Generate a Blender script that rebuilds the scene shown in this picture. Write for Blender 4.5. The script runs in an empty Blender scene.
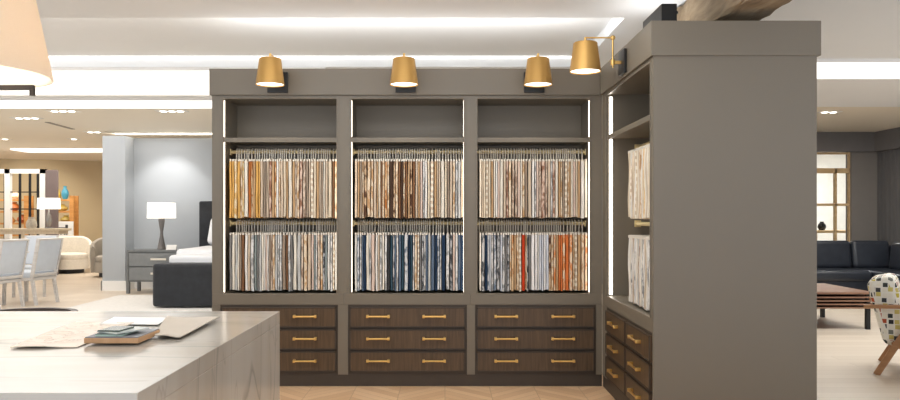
import bpy, bmesh, math, random
from mathutils import Vector, Matrix
random.seed(7)
sc = bpy.context.scene
C = sc.collection
PI = math.pi

# ---------------------------------------------------------------- camera
F = 754.0; CX, CY, EYE = 445.0, 216.0, 1.31
cam_d = bpy.data.cameras.new('camera'); cam = bpy.data.objects.new('camera', cam_d); C.objects.link(cam)
cam.location = (0, 0, EYE); cam.rotation_euler = (PI/2, 0, 0)
cam_d.sensor_width = 36; cam_d.lens = 36*F/900
cam_d.shift_x = (450-CX)/900; cam_d.shift_y = (CY-200)/900
cam_d.clip_end = 100
sc.camera = cam
def at(px, py, d):                       # a point d metres away that is seen at px, py
    return Vector(((px-CX)*d/F, d, EYE+(CY-py)*d/F))

# ---------------------------------------------------------------- world, lights, exposure
sc.view_settings.view_transform = 'Standard'; sc.view_settings.look = 'None'
sc.view_settings.gamma = 1; sc.view_settings.use_curve_mapping = False
sc.view_settings.exposure = 0.14
w = bpy.data.worlds.new('showroom_surroundings'); sc.world = w; w.use_nodes = True
_n = w.node_tree.nodes; _l = w.node_tree.links        # unseen room as ambient light, lower half brightened as fill for the ceiling
_tc = _n.new('ShaderNodeTexCoord'); _sp = _n.new('ShaderNodeSeparateXYZ'); _mr = _n.new('ShaderNodeMapRange'); _cr = _n.new('ShaderNodeValToRGB')
_l.new(_tc.outputs['Generated'], _sp.inputs[0]); _l.new(_sp.outputs[2], _mr.inputs[0]); _mr.inputs[1].default_value = -1; _mr.inputs[2].default_value = 1
_l.new(_mr.outputs[0], _cr.inputs[0]); _e = _cr.color_ramp.elements
_e[0].position = .46; _e[0].color = (.90, .97, 1.07, 1); _e[1].position = .54; _e[1].color = (.33, .345, .36, 1)
_l.new(_cr.outputs[0], _n['Background'].inputs[0]); _n['Background'].inputs[1].default_value = 2.05
def area(name, loc, sx, sy, power, col=(.94, .98, 1), rot=(0, 0, 0)):
    l = bpy.data.lights.new(name, 'AREA'); l.shape = 'RECTANGLE'; l.size = sx; l.size_y = sy
    l.energy = power; l.color = col
    o = bpy.data.objects.new(name, l); C.objects.link(o); o.location = loc; o.rotation_euler = rot
    return o
def spot(name, loc, power, ang=80, col=(1, .93, .82), tgt=None, blend=.6, r=.04):
    l = bpy.data.lights.new(name, 'SPOT'); l.energy = power; l.spot_size = math.radians(ang)
    l.spot_blend = blend; l.color = col; l.shadow_soft_size = r
    o = bpy.data.objects.new(name, l); C.objects.link(o); o.location = loc
    if tgt is not None:
        o.rotation_euler = (Vector(tgt)-Vector(loc)).to_track_quat('-Z', 'Y').to_euler()
    return o
area('front_fill', (-.6, 4.0, 2.76), 3.0, .9, 42)  # fill light added above the foreground to brighten the cabinet fronts
area('ceiling_lighting_aisle', (-3.2, 8.3, 2.74), 5.0, 1.4, 50)
area('ceiling_lighting_lounge', (5.5, 7.6, 2.74), 3.5, .8, 85)
area('ceiling_lighting_sofa', (6.0, 11.0, 2.72), 2.5, 1.5, 55, (1, .96, .9))
area('ceiling_lighting_dining', (-6.5, 12.0, 2.72), 4.0, 3.0, 60, (1, .98, .95))
area('ceiling_lighting_far', (-8.5, 17.0, 2.6), 5.0, 3.0, 120, (1, .94, .86))
area('ceiling_lighting_window_room', (7.6, 15.6, 2.74), 1.6, .8, 80)
UP = (PI, 0, 0)
area('cabinet_top_fill', (-.3, 6.05, 2.47), 2.9, .3, 9, (1, .99, .97), UP)  # added lamp, hidden by the cornice, that lightens the ceiling tray
area('side_cabinet_top_fill', (1.45, 5.2, 2.47), .25, .6, 1.8, (1, .99, .97), UP)  # unseen lamp added to lighten the soffit and the beam's side
area('partition_top_fill', (-4.0, 13.7, 2.735), 4.0, .15, 12, (1, .97, .92), UP)  # upward fill added over the partition to lighten the ceiling there
spot('wall_washer_bed', (-4.9, 12.75, 2.66), 45, 80, (1, .98, .95), (-4.95, 13.6, 1.5))
spot('wall_washer_far', (-10.3, 17.6, 2.6), 90, 70, (1, .95, .85), (-10.6, 18.8, 2.0))

# ---------------------------------------------------------------- materials
def lin(c):
    return tuple(((v/255)/12.92 if v/255 <= .04045 else ((v/255+.055)/1.055)**2.4) for v in c)+(1,)
_m = {}
def new_mat(name):
    m = bpy.data.materials.new(name); m.use_nodes = True
    nt = m.node_tree; return m, nt, nt.nodes['Principled BSDF']
def coord(nt, scale=(1, 1, 1), out='Object', rnd=False, rot=(0, 0, 0)):
    tc = nt.nodes.new('ShaderNodeTexCoord'); mp = nt.nodes.new('ShaderNodeMapping')
    mp.inputs['Scale'].default_value = scale; mp.inputs['Rotation'].default_value = rot
    nt.links.new(tc.outputs[out], mp.inputs['Vector'])
    if rnd:
        oi = nt.nodes.new('ShaderNodeObjectInfo'); mul = nt.nodes.new('ShaderNodeMath'); mul.operation = 'MULTIPLY'
        mul.inputs[1].default_value = 37
        nt.links.new(oi.outputs['Random'], mul.inputs[0]); nt.links.new(mul.outputs[0], mp.inputs['Location'])
    return mp.outputs['Vector']
def ramp(nt, fac, stops):
    r = nt.nodes.new('ShaderNodeValToRGB'); e = r.color_ramp.elements
    while len(e) < len(stops): e.new(.5)
    for k, (p, c) in enumerate(stops): e[k].position = p; e[k].color = c
    nt.links.new(fac, r.inputs[0]); return r.outputs[0]
def noise(nt, vec, scale, detail=3, rough=.5, dist=0):
    n = nt.nodes.new('ShaderNodeTexNoise'); n.inputs['Scale'].default_value = scale
    n.inputs['Detail'].default_value = detail; n.inputs['Roughness'].default_value = rough
    n.inputs['Distortion'].default_value = dist
    nt.links.new(vec, n.inputs['Vector']); return n.outputs['Fac']
def bump(nt, b, fac, s=.1, d=.01):
    bp = nt.nodes.new('ShaderNodeBump'); bp.inputs['Strength'].default_value = s; bp.inputs['Distance'].default_value = d
    nt.links.new(fac, bp.inputs['Height']); nt.links.new(bp.outputs[0], b.inputs['Normal'])
def plain(name, c, rough=.5, metal=0, var=.04, scale=6, bmp=0, sheen=0, spec=.5):
    if name in _m: return _m[name]
    m, nt, b = new_mat(name); l = lin(c)
    v = coord(nt); f = noise(nt, v, scale)
    lo = tuple(x*(1-var) for x in l[:3])+(1,); hi = tuple(min(1, x*(1+var)) for x in l[:3])+(1,)
    nt.links.new(ramp(nt, f, [(.3, lo), (.7, hi)]), b.inputs['Base Color'])
    b.inputs['Roughness'].default_value = rough; b.inputs['Metallic'].default_value = metal
    b.inputs['Specular IOR Level'].default_value = spec
    if sheen: b.inputs['Sheen Weight'].default_value = sheen
    if bmp: bump(nt, b, noise(nt, v, 180, 2), bmp, .003)
    _m[name] = m; return m
def wood(name, c1, c2, scale=(1, 1, 12), rough=.45, ns=3.0):
    if name in _m: return _m[name]
    m, nt, b = new_mat(name)
    v = coord(nt, scale); f = noise(nt, v, ns, 5, .6, .4)
    nt.links.new(ramp(nt, f, [(.28, lin(c1)), (.72, lin(c2))]), b.inputs['Base Color'])
    b.inputs['Roughness'].default_value = rough; bump(nt, b, f, .08, .003)
    _m[name] = m; return m
def emit(name, c, s):
    if name in _m: return _m[name]
    m, nt, b = new_mat(name)
    b.inputs['Base Color'].default_value = lin(c); b.inputs['Emission Color'].default_value = lin(c)
    b.inputs['Emission Strength'].default_value = s
    _m[name] = m; return m
def chevron(name, c1, c2, c3, wcol=.42, h=.09):
    m, nt, b = new_mat(name); N = nt.nodes; L = nt.links
    tc = N.new('ShaderNodeTexCoord'); sp = N.new('ShaderNodeSeparateXYZ'); L.new(tc.outputs['Object'], sp.inputs[0])
    def M(op, a, bb=None):
        n = N.new('ShaderNodeMath'); n.operation = op
        for i, q in enumerate((a, bb)):
            if q is None: continue
            if isinstance(q, (int, float)): n.inputs[i].default_value = q
            else: L.new(q, n.inputs[i])
        return n.outputs[0]
    xs = M('DIVIDE', sp.outputs[0], wcol); col = M('FLOOR', xs); fr = M('SUBTRACT', xs, col)
    par = M('MODULO', M('ABSOLUTE', col), 2.0)
    tri = M('ADD', M('MULTIPLY', fr, M('SUBTRACT', 1.0, M('MULTIPLY', par, 2.0))), par)
    ys = M('DIVIDE', M('ADD', sp.outputs[1], M('MULTIPLY', tri, wcol)), h*1.4)
    row = M('FLOOR', ys); rf = M('SUBTRACT', ys, row)
    cb = N.new('ShaderNodeCombineXYZ'); L.new(col, cb.inputs[0]); L.new(row, cb.inputs[1])
    wn = N.new('ShaderNodeTexWhiteNoise'); L.new(cb.outputs[0], wn.inputs['Vector'])
    base = ramp(nt, wn.outputs['Value'], [(0, lin(c1)), (.5, lin(c2)), (1, lin(c3))])
    gap = M('LESS_THAN', M('MINIMUM', M('MINIMUM', rf, M('SUBTRACT', 1.0, rf)), M('MULTIPLY', M('MINIMUM', fr, M('SUBTRACT', 1.0, fr)), 4.0)), .03)
    mx = N.new('ShaderNodeMixRGB'); mx.inputs[2].default_value = lin(tuple(v*.9 for v in c1)); L.new(gap, mx.inputs[0]); L.new(base, mx.inputs[1])
    L.new(mx.outputs[0], b.inputs['Base Color']); b.inputs['Roughness'].default_value = .38
    return m
def planks(name, c1, c2, c3, rot=0):
    m, nt, b = new_mat(name); N = nt.nodes; L = nt.links
    v = coord(nt, rot=(0, 0, rot))
    br = N.new('ShaderNodeTexBrick'); L.new(v, br.inputs['Vector'])
    br.inputs['Scale'].default_value = 1; br.inputs['Brick Width'].default_value = 1.8; br.inputs['Row Height'].default_value = .16
    br.inputs['Mortar Size'].default_value = .003; br.inputs['Color1'].default_value = lin(c1); br.inputs['Color2'].default_value = lin(c2)
    br.inputs['Mortar'].default_value = lin(c3)
    L.new(br.outputs['Color'], b.inputs['Base Color']); b.inputs['Roughness'].default_value = .35
    return m
def marble(name):
    m, nt, b = new_mat(name); N = nt.nodes; L = nt.links
    v = coord(nt, (.16, 1, .22), rot=(.12, 0, .12))
    def thin(scale, dist, wdt, loc):
        n = N.new('ShaderNodeTexNoise'); n.inputs['Scale'].default_value = scale; n.inputs['Detail'].default_value = 2.5
        n.inputs['Distortion'].default_value = dist; n.inputs['Roughness'].default_value = .45
        ad = N.new('ShaderNodeVectorMath'); ad.inputs[1].default_value = loc; L.new(v, ad.inputs[0]); L.new(ad.outputs[0], n.inputs['Vector'])
        return ramp(nt, n.outputs['Fac'], [(.5-wdt*2.5, (0, 0, 0, 1)), (.5, (1, 1, 1, 1)), (.5+wdt, (0, 0, 0, 1))])
    a = thin(2.3, .5, .006, (3, 1, 2)); c = thin(4.2, .8, .004, (7, 5, 1))
    add = N.new('ShaderNodeMixRGB'); add.blend_type = 'LIGHTEN'; add.inputs[0].default_value = .55; L.new(a, add.inputs[1]); L.new(c, add.inputs[2])
    base = ramp(nt, noise(nt, v, 3.0, 4), [(.3, lin((174, 166, 154))), (.5, lin((184, 177, 166))), (.7, lin((172, 163, 150)))])
    mm = N.new('ShaderNodeMath'); mm.operation = 'MULTIPLY'; mm.inputs[1].default_value = .6; L.new(add.outputs[0], mm.inputs[0])
    mx = N.new('ShaderNodeMixRGB'); mx.inputs[2].default_value = lin((130, 126, 120))
    L.new(mm.outputs[0], mx.inputs[0]); L.new(base, mx.inputs[1]); L.new(mx.outputs[0], b.inputs['Base Color'])
    b.inputs['Roughness'].default_value = .16; b.inputs['Specular IOR Level'].default_value = .4; b.inputs['Coat Weight'].default_value = 0; b.inputs['Coat Roughness'].default_value = .04
    return m
def textile(key, c1, c2, pat):
    name = 'textile_'+key
    if name in _m: return _m[name]
    m, nt, b = new_mat(name); N = nt.nodes; L = nt.links
    if pat == 'plain':
        f = noise(nt, coord(nt, (1, 1, 1), rnd=True), 9, 3); st = [(.3, lin(tuple(v*.9 for v in c1))), (.7, lin(c1))]
    elif pat == 'mottled':
        f = noise(nt, coord(nt, (1, 1, .55), rnd=True), 26, 2, .6, .6); st = [(.42, lin(c1)), (.55, lin(c2))]
    else:
        wv = N.new('ShaderNodeTexWave'); wv.bands_direction = 'Z'; wv.inputs['Scale'].default_value = 7
        wv.inputs['Distortion'].default_value = 2.5; wv.inputs['Detail'].default_value = 2
        L.new(coord(nt, rnd=True), wv.inputs['Vector']); f = wv.outputs['Fac']; st = [(.35, lin(c1)), (.65, lin(c2))]
    L.new(ramp(nt, f, st), b.inputs['Base Color']); b.inputs['Roughness'].default_value = .85
    b.inputs['Specular IOR Level'].default_value = .2
    _m[name] = m; return m

TAUPE = plain('taupe_lacquer', (117, 108, 94), .42, var=.02, scale=1.2)
WALNUT = wood('dark_walnut', (68, 52, 37), (98, 77, 55), (14, 14, .8), .4, 4)
DARKFRAME = plain('dark_bronze_wood', (66, 56, 47), .5)
BRASS = plain('satin_brass', (226, 186, 112), .3, .85, .03)
PALEBRASS = plain('pale_brass', (226, 206, 156), .4, .3, .03)
BRASSY = plain('aged_brass_shade', (192, 150, 84), .48, .6, .08, 3)
BLACK = plain('black_metal', (30, 29, 28), .4, .3)
CHROME = plain('hanger_metal', (226, 218, 204), .35, .1)
LEDS = emit('led_strip_soft', (255, 242, 224), 4.5)
LED = emit('led_strip', (255, 246, 232), 7)
WHITE = plain('white_paint', (236, 234, 230), .6, var=.01)
CEIL = plain('ceiling_paint', (240, 242, 244), .75, var=.01, scale=1)
CEILW = plain('ceiling_paint_warm', (240, 230, 212), .75, var=.02, scale=.6)
GREYW = plain('grey_blue_wall', (172, 176, 180), .7, var=.02, scale=1)
TANW = plain('tan_wall', (198, 178, 142), .75, var=.03, scale=1)
LINENW = plain('white_linen', (236, 236, 238), .85, var=.02, bmp=.2)
PANEL_E = emit('ceiling_light_diffuser', (255, 253, 250), 1.05)
BULB_E = emit('shade_diffuser', (255, 250, 240), 3.0)
LAMP_E = emit('lit_fabric_shade', (255, 250, 242), .9)

# ---------------------------------------------------------------- mesh helpers
class MB:
    def __init__(s): s.bm = bmesh.new()
    def box(s, x0, x1, y0, y1, z0, z1, bev=0, rot=None, piv=None, seg=2):
        g = bmesh.ops.create_cube(s.bm, size=1)['verts']
        for v in g: v.co = Vector(((x0+x1)/2+v.co.x*(x1-x0), (y0+y1)/2+v.co.y*(y1-y0), (z0+z1)/2+v.co.z*(z1-z0)))
        if bev:
            es = {e for v in g for e in v.link_edges}
            r = bmesh.ops.bevel(s.bm, geom=list(es), offset=bev, segments=seg, affect='EDGES', profile=.6)
            g = list({v for v in r['verts']} | {v for v in g if v.is_valid})
        if rot is not None:
            p = Vector(piv or (0, 0, 0))
            for v in g: v.co = rot @ (v.co-p)+p
        return s
    def tube(s, pts, r, n=8, cap=True):
        pts = [Vector(p) for p in pts]; rings = []
        rr = r if isinstance(r, (list, tuple)) else [r]*len(pts)
        for i, p in enumerate(pts):
            d = (pts[min(i+1, len(pts)-1)]-pts[max(i-1, 0)]).normalized()
            a = d.orthogonal().normalized() if i == 0 else (rings_a-d*rings_a.dot(d)).normalized()
            rings_a = a; b = d.cross(a)
            rings.append([s.bm.verts.new(p+(a*math.cos(2*PI*k/n)+b*math.sin(2*PI*k/n))*rr[i]) for k in range(n)])
        for q in range(len(rings)-1):
            for k in range(n):
                s.bm.faces.new((rings[q][k], rings[q][(k+1) % n], rings[q+1][(k+1) % n], rings[q+1][k]))
        if cap:
            s.bm.faces.new(rings[0][::-1]); s.bm.faces.new(rings[-1])
        return s
    def lathe(s, prof, c=(0, 0, 0), n=32, sx=1, sy=1):
        c = Vector(c); rings = []
        for r, z in prof:
            if r < 1e-5: rings.append([s.bm.verts.new(c+Vector((0, 0, z)))])
            else: rings.append([s.bm.verts.new(c+Vector((r*sx*math.cos(2*PI*k/n), r*sy*math.sin(2*PI*k/n), z))) for k in range(n)])
        for a, b in zip(rings, rings[1:]):
            for k in range(n):
                q = [a[k % len(a)], a[(k+1) % len(a)], b[(k+1) % len(b)], b[k % len(b)]]
                q = list(dict.fromkeys(q))
                if len(q) > 2:
                    try: s.bm.faces.new(q)
                    except ValueError: pass
        return s
    def prism(s, poly, z0, z1):
        a = [s.bm.verts.new((p[0], p[1], z0)) for p in poly]; b = [s.bm.verts.new((p[0], p[1], z1)) for p in poly]
        n = len(poly); s.bm.faces.new(a[::-1]); s.bm.faces.new(b)
        for k in range(n): s.bm.faces.new((a[k], a[(k+1) % n], b[(k+1) % n], b[k]))
        return s
    def beam(s, p, q, w, h, up=(0, 0, 1)):      # rectangular bar from p to q
        p, q = Vector(p), Vector(q); d = (q-p).normalized(); u = Vector(up)
        a = d.cross(u).normalized(); b = a.cross(d).normalized()
        vs = [s.bm.verts.new(o+a*i*w/2+b*j*h/2) for o in (p, q) for i, j in ((-1, -1), (1, -1), (1, 1), (-1, 1))]
        for f in ((3, 2, 1, 0), (4, 5, 6, 7), (0, 1, 5, 4), (1, 2, 6, 5), (2, 3, 7, 6), (3, 0, 4, 7)):
            s.bm.faces.new([vs[i] for i in f])
        return s
    def build(s, name, mat, parent=None, smooth=False, loc=None, sub=0):
        bmesh.ops.recalc_face_normals(s.bm, faces=s.bm.faces)
        me = bpy.data.meshes.new(name); s.bm.to_mesh(me); s.bm.free()
        me.materials.append(mat)
        if smooth:
            for p in me.polygons: p.use_smooth = True
            me.set_sharp_from_angle(angle=math.radians(40))
        o = bpy.data.objects.new(name, me); C.objects.link(o)
        if loc is not None: o.location = loc
        if parent: o.parent = parent
        if sub:
            md = o.modifiers.new('subdivision', 'SUBSURF'); md.levels = md.render_levels = sub
        return o
def thing(name, label, cat, loc=(0, 0, 0), rz=0, group=None):
    o = bpy.data.objects.new(name, None); C.objects.link(o); o.location = loc; o.rotation_euler = (0, 0, rz)
    o.empty_display_size = .1
    return tag(o, label, cat, group)
def tag(o, label, cat, group=None):
    o['label'] = label; o['category'] = cat
    if group: o['group'] = group
    return o
def struct(o): o['kind'] = 'structure'; return o
def dup(root, loc, rz, label):
    r = root.copy(); C.objects.link(r); r.location = loc; r.rotation_euler = (0, 0, rz); r['label'] = label
    for ch in list(root.children):
        c = ch.copy(); C.objects.link(c); c.parent = r
        for g in list(ch.children):
            d = g.copy(); C.objects.link(d); d.parent = c
    return r

# ---------------------------------------------------------------- the setting
struct(MB().box(-2.2, 2.3, -.6, 6.3, -.1, 0).build('floor', chevron('oak_herringbone', (206, 166, 126), (216, 178, 138), (224, 188, 150), .34, .075)))
PALE = planks('pale_oak_boards', (208, 192, 172), (218, 203, 184), (190, 173, 152))
struct(MB().box(-16, -2.2, -.6, 26, -.1, 0).box(2.3, 12, -.6, 26, -.1, 0).box(-2.2, 2.3, 6.3, 26, -.1, 0).build('floor_showroom', PALE))
ZS, ZR = 2.80, 2.905
TX, TY0, TY1 = 1.35, 5.67, 7.54
struct(MB().box(-16, 12, -3, TY0, ZS, ZS+.12).box(TX, 12, TY0, TY1, ZS, ZS+.12).box(-16, TX, TY0, TY1, ZR, ZR+.02)
       .box(-16, 12, TY1, 10.3, ZS, ZS+.12).build('ceiling', CEIL))
struct(MB().box(-16, 12, 10.3, 26, ZS, ZS+.12).build('ceiling_warm', CEILW))
tag(MB().box(-9, TX-.03, TY0+.001, TY0+.012, ZS+.012, ZS+.05).build('tray_light_strip', emit('hidden_tray_fill', (255, 252, 246), 16)), 'added fill strip hidden behind the near edge of the ceiling tray', 'ceiling light')  # unseen glowing strip added to make the tray recess brighter
t = tag(MB().box(-9, TX-.03, TY1-.018, TY1-.002, ZR-.016, ZR-.004).build('tray_light_strip', emit('cove_strip_far', (255, 252, 246), 1.6)), 'thin bright linear cove light along the far edge of the ceiling tray', 'ceiling light')
def light_panel(x0, x1, y0, y1, label):
    t = thing('light_panel', label, 'ceiling light', ((x0+x1)/2, (y0+y1)/2, ZS-.03))
    a, b = (x1-x0)/2, (y1-y0)/2
    MB().box(-a, a, -b, -b+.015, 0, .03).box(-a, a, b-.015, b, 0, .03).box(-a, -a+.015, -b+.015, b-.015, 0, .03).box(a-.015, a, -b+.015, b-.015, 0, .03).build('frame', WHITE, t)
    MB().box(-a+.015, a-.015, -b+.015, b-.015, .008, .03).build('diffuser', PANEL_E, t)
light_panel(-9, -1.2, 7.56, 9.15, 'wide white glowing ceiling panel left of the swatch cabinet, nearer of two')
light_panel(-9, -1.2, 9.52, 10.28, 'narrow white glowing ceiling panel on the left, farther and lower in view')
light_panel(2.4, 9.5, 7.15, 8.06, 'white glowing ceiling panel to the right of the tall grey end panel')

# far walls and partitions
far = MB().prism([(-15.5, 18.0), (-2, 23.5), (-2, 23.7), (-15.6, 18.2)], 0, ZS).build('wall_far_left', TANW); struct(far)
pt = MB().box(-6.02, -5.62, 13.25, 13.7, 0, 2.72).box(-5.62, -1.5, 13.62, 13.8, 0, 2.72).build('wall_partition', GREYW); struct(pt)
struct(MB().box(-6.035, -5.6, 13.23, 13.255, 0, .17).box(-5.615, -5.595, 13.255, 13.6, 0, .17).box(-5.6, -1.5, 13.595, 13.62, 0, .17).box(-6.04, -6.02, 13.23, 13.7, 0, .17).build('baseboard_partition', WHITE))
struct(MB().box(-1.5, 4.4, 14.5, 14.7, 0, ZS).build('wall_back', GREYW))
DKW = plain('slate_wall', (104, 102, 101), .7, var=.03)
MIDW = plain('warm_grey_wall', (128, 122, 116), .7, var=.02)
struct(MB().box(7.28, 7.74, 13.5, 13.7, 0, 2.5).build('wall_lounge_pillar', MIDW))
struct(MB().box(4.4, 6.62, 13.5, 13.7, 0, 2.5).build('wall_lounge_back', MIDW))
wr = MB().box(7.74, 7.95, 6, 13.7, 0, 2.5)
for k in range(60): wr.box(7.725, 7.74, 13.4-k*.12, 13.44-k*.12, 0, 2.46)
struct(wr.build('wall_right', DKW))
struct(MB().box(4.4, 7.70, 13.38, 13.52, 2.455, ZS).box(7.62, 7.75, 6, 13.38, 2.455, ZS).build('trim_1', plain('slate_header', (112, 108, 106), .6)))
# glazed opening beyond the sofa
PINE = wood('honey_pine', (196, 160, 112), (218, 186, 140), (1, 1, 6), .5)
wf = MB().box(6.62, 7.28, 13.55, 13.62, 2.08, 2.17).box(7.01, 7.045, 13.55, 13.62, 0, 2.17).box(6.62, 7.28, 13.55, 13.62, 1.49, 1.535).box(7.265, 7.28, 13.55, 13.62, 0, 2.46).box(6.66, 7.24, 13.55, 13.62, 2.42, 2.455).build('window_1', PINE); struct(wf)
gm, gnt, gb = new_mat('window_glass'); gb.inputs['Base Color'].default_value = (.95, .97, .96, 1); gb.inputs['Transmission Weight'].default_value = 1
gb.inputs['Roughness'].default_value = 0; gb.inputs['IOR'].default_value = 1.05
struct(MB().box(6.62, 7.265, 13.58, 13.59, 0, 2.42).build('window_pane', gm, wf))
struct(MB().box(4.5, 11.5, 17.2, 17.4, 0, ZS).build('wall_window_room', plain('cream_wall', (240, 236, 228), .8)))

# ---------------------------------------------------------------- swatch cabinets
TOPZ, CORZ, OPZ, LEDGE, RAILB, BASEB = 2.44, 2.238, 2.222, .712, .627, .09
DEP = .45
def pull(w, parent, x, z, y=-.012):
    MB().tube([(x-w/2, y-.028, z), (x+w/2, y-.028, z)], .0075, 8).box(x-w/2-.004, x-w/2+.014, y-.034, y, z-.011, z+.011, .002).box(x+w/2-.014, x+w/2+.004, y-.034, y, z-.011, z+.011, .002).build('pull', BRASS, parent, True)
def cabinet(label, loc, rz, W, x0, x1, shelfz, cols, dx0, dx1, pulls, depth=DEP, We=None, ly=(.02, .034)):
    """W wide, opening x0..x1, drawers dx0..dx1; front face at y=0 looking to -y"""
    t = thing('swatch_cabinet', label, 'cabinet', loc, rz)
    th = .02; We = We or W
    MB().box(x0-th, x1+th, depth-.02, depth, LEDGE, OPZ+.02).box(x0-th, x0, .02, depth-.02, LEDGE, OPZ+.02).box(x1, x1+th, .02, depth-.02, LEDGE, OPZ+.02).box(x0, x1, .02, depth-.02, OPZ, OPZ+.02).box(0, We, .02, depth, BASEB, RAILB-.001).build('carcass', TAUPE, t)
    # face frame round the opening and between the drawers
    ff = MB().box(0, x0, 0, .02, LEDGE, CORZ).box(x1, W, 0, .02, LEDGE, CORZ).box(x0, x1, 0, .02, OPZ, CORZ)
    if dx0 > 0: ff.box(0, dx0, 0, .02, BASEB, RAILB)
    if W > dx1: ff.box(dx1, W, 0, .02, BASEB, RAILB)
    ff.build('face_frame', TAUPE, t)
    bd = .011
    MB().box(x0, x0+bd, -.006, .014, LEDGE, OPZ, .002).box(x1-bd, x1, -.006, .014, LEDGE, OPZ, .002).box(x0+bd, x1-bd, -.006, .014, OPZ-bd, OPZ, .002).build('opening_bead', TAUPE, t)
    MB().box(0, We, 0, depth-.02, RAILB, LEDGE, .003).build('ledge', TAUPE, t)
    MB().box(x0, x1, 0.004, depth-.02, shelfz-.011, shelfz+.011, .002).box(x0, x1, .004, .014, shelfz-.023, shelfz-.0112).build('shelf', TAUPE, t)
    lt_ = .003 if cols == 2 else (.012 if We == W else .004)
    for a, b in ((x0, x0+lt_), (x1-lt_, x1)):
        MB().box(a, b, ly[0], ly[1], LEDGE+.01, shelfz-.02).box(a, b, ly[0], ly[1], shelfz+.02, OPZ-.02).build('led_strip', LED if cols == 2 else LEDS, t)
    if We == W:
        for z in (OPZ, shelfz-.011): MB().box(x0+.02, x1-.02, .026, .04, z-.004, z).build('led_strip', LEDS, t)
    # drawers
    n = 3; ztop, zbot = RAILB-.018, BASEB+.008; H = (ztop-zbot)/n
    MB().box(dx0, dx1, .004, .02, BASEB, RAILB, 0).build('drawer_surround', DARKFRAME, t)
    cw = (dx1-dx0-.02)/cols
    for c in range(cols):
        for k in range(n):
            a = dx0+.010+c*cw+.005; b = a+cw-.010; z1 = ztop-k*H; z0 = z1-H+.018
            d = MB().box(a, b, -.012, .004, z0, z1, .002).build('drawer', WALNUT, t)
            MB().box(a, b, -.016, -.012, z1-.008, z1).box(a, b, -.016, -.012, z0, z0+.006).box(a, a+.008, -.016, -.012, z0, z1).box(b-.008, b, -.016, -.012, z0, z1).build('drawer_lip', DARKFRAME, d)
            zc = (z0+z1)/2+.008
            if pulls == 2:
                for q in (.247, .732): pull(.172, d, a+(b-a)*q, zc)
            else: pull(.2, d, (a+b)/2, zc)
    MB().box(0, We, .006, depth, 0, BASEB-.0005).build('plinth', DARKFRAME, t)
    # hanging rails
    for z in (1.822, 1.252):
        MB().tube([(x0, .235, z), (x1, .235, z)], .015, 10).box(x0, x0+.008, .21, .26, z-.025, z+.025, .003).box(x1-.008, x1, .21, .26, z-.025, z+.025, .003).build('hanging_rail', PALEBRASS, t)
    return t
YB = 5.8
def X(px): return (px-CX)*YB/F
SH = 1.31+(216-139)*YB/F
xl = X(212)
specs = [('left taupe swatch cabinet with ochre and cream fabrics above grey ones', 212, 344, 222, 338, 220, 338),
         ('middle taupe swatch cabinet with brown fabrics above blue ones', 344, 470.5, 350, 465, 348, 467),
         ('right taupe swatch cabinet with ivory fabrics above red and orange ones', 470.5, 602, 476, 591, 475, 596)]
bays = []
for lab, a, b, o0, o1, d0, d1 in specs:
    L0 = X(a)
    cabinet(lab, (L0, YB, 0), 0, X(b)-L0, X(o0)-L0, X(o1)-L0, SH, 1, X(d0)-L0, X(d1)-L0, 2)
    bays.append((X(o0), X(o1)))
cr = thing('cabinet_cornice', 'long taupe cornice across the top of the three swatch cabinets', 'cornice', (X(210), YB-.022, CORZ))
MB().box(0, 1.19-X(210), 0, DEP+.02, 0, TOPZ-CORZ, .003).build('fascia', TAUPE, cr)
# return cabinet: front face looks to -x, from y=5.8 towards the camera
RX = 1.21; RW = YB-4.37
rc = cabinet('tall side swatch cabinet on the right, set at a right angle, with open niche', (RX, YB, 0), -PI/2, RW, .145, RW-.055, SH, 2, .165, RW-.03, 1, We=RW-.0215, ly=(.022, .045))
MB().box(0, RW+.012, -.018, .965, CORZ, TOPZ, .003).build('cornice', TAUPE, rc)
MB().box(RW-.02, RW, .02, .945, 0, CORZ).box(RW-.0205, RW-.0005, -.002, .02, 0, CORZ).build('end_panel', plain('taupe_end_panel', (117, 108, 94), .42, var=.02, scale=1.2), rc)
MB().box(0, RW-.021, DEP+.001, .94, 0, CORZ-.002).build('rear_carcass', TAUPE, rc)

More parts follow.
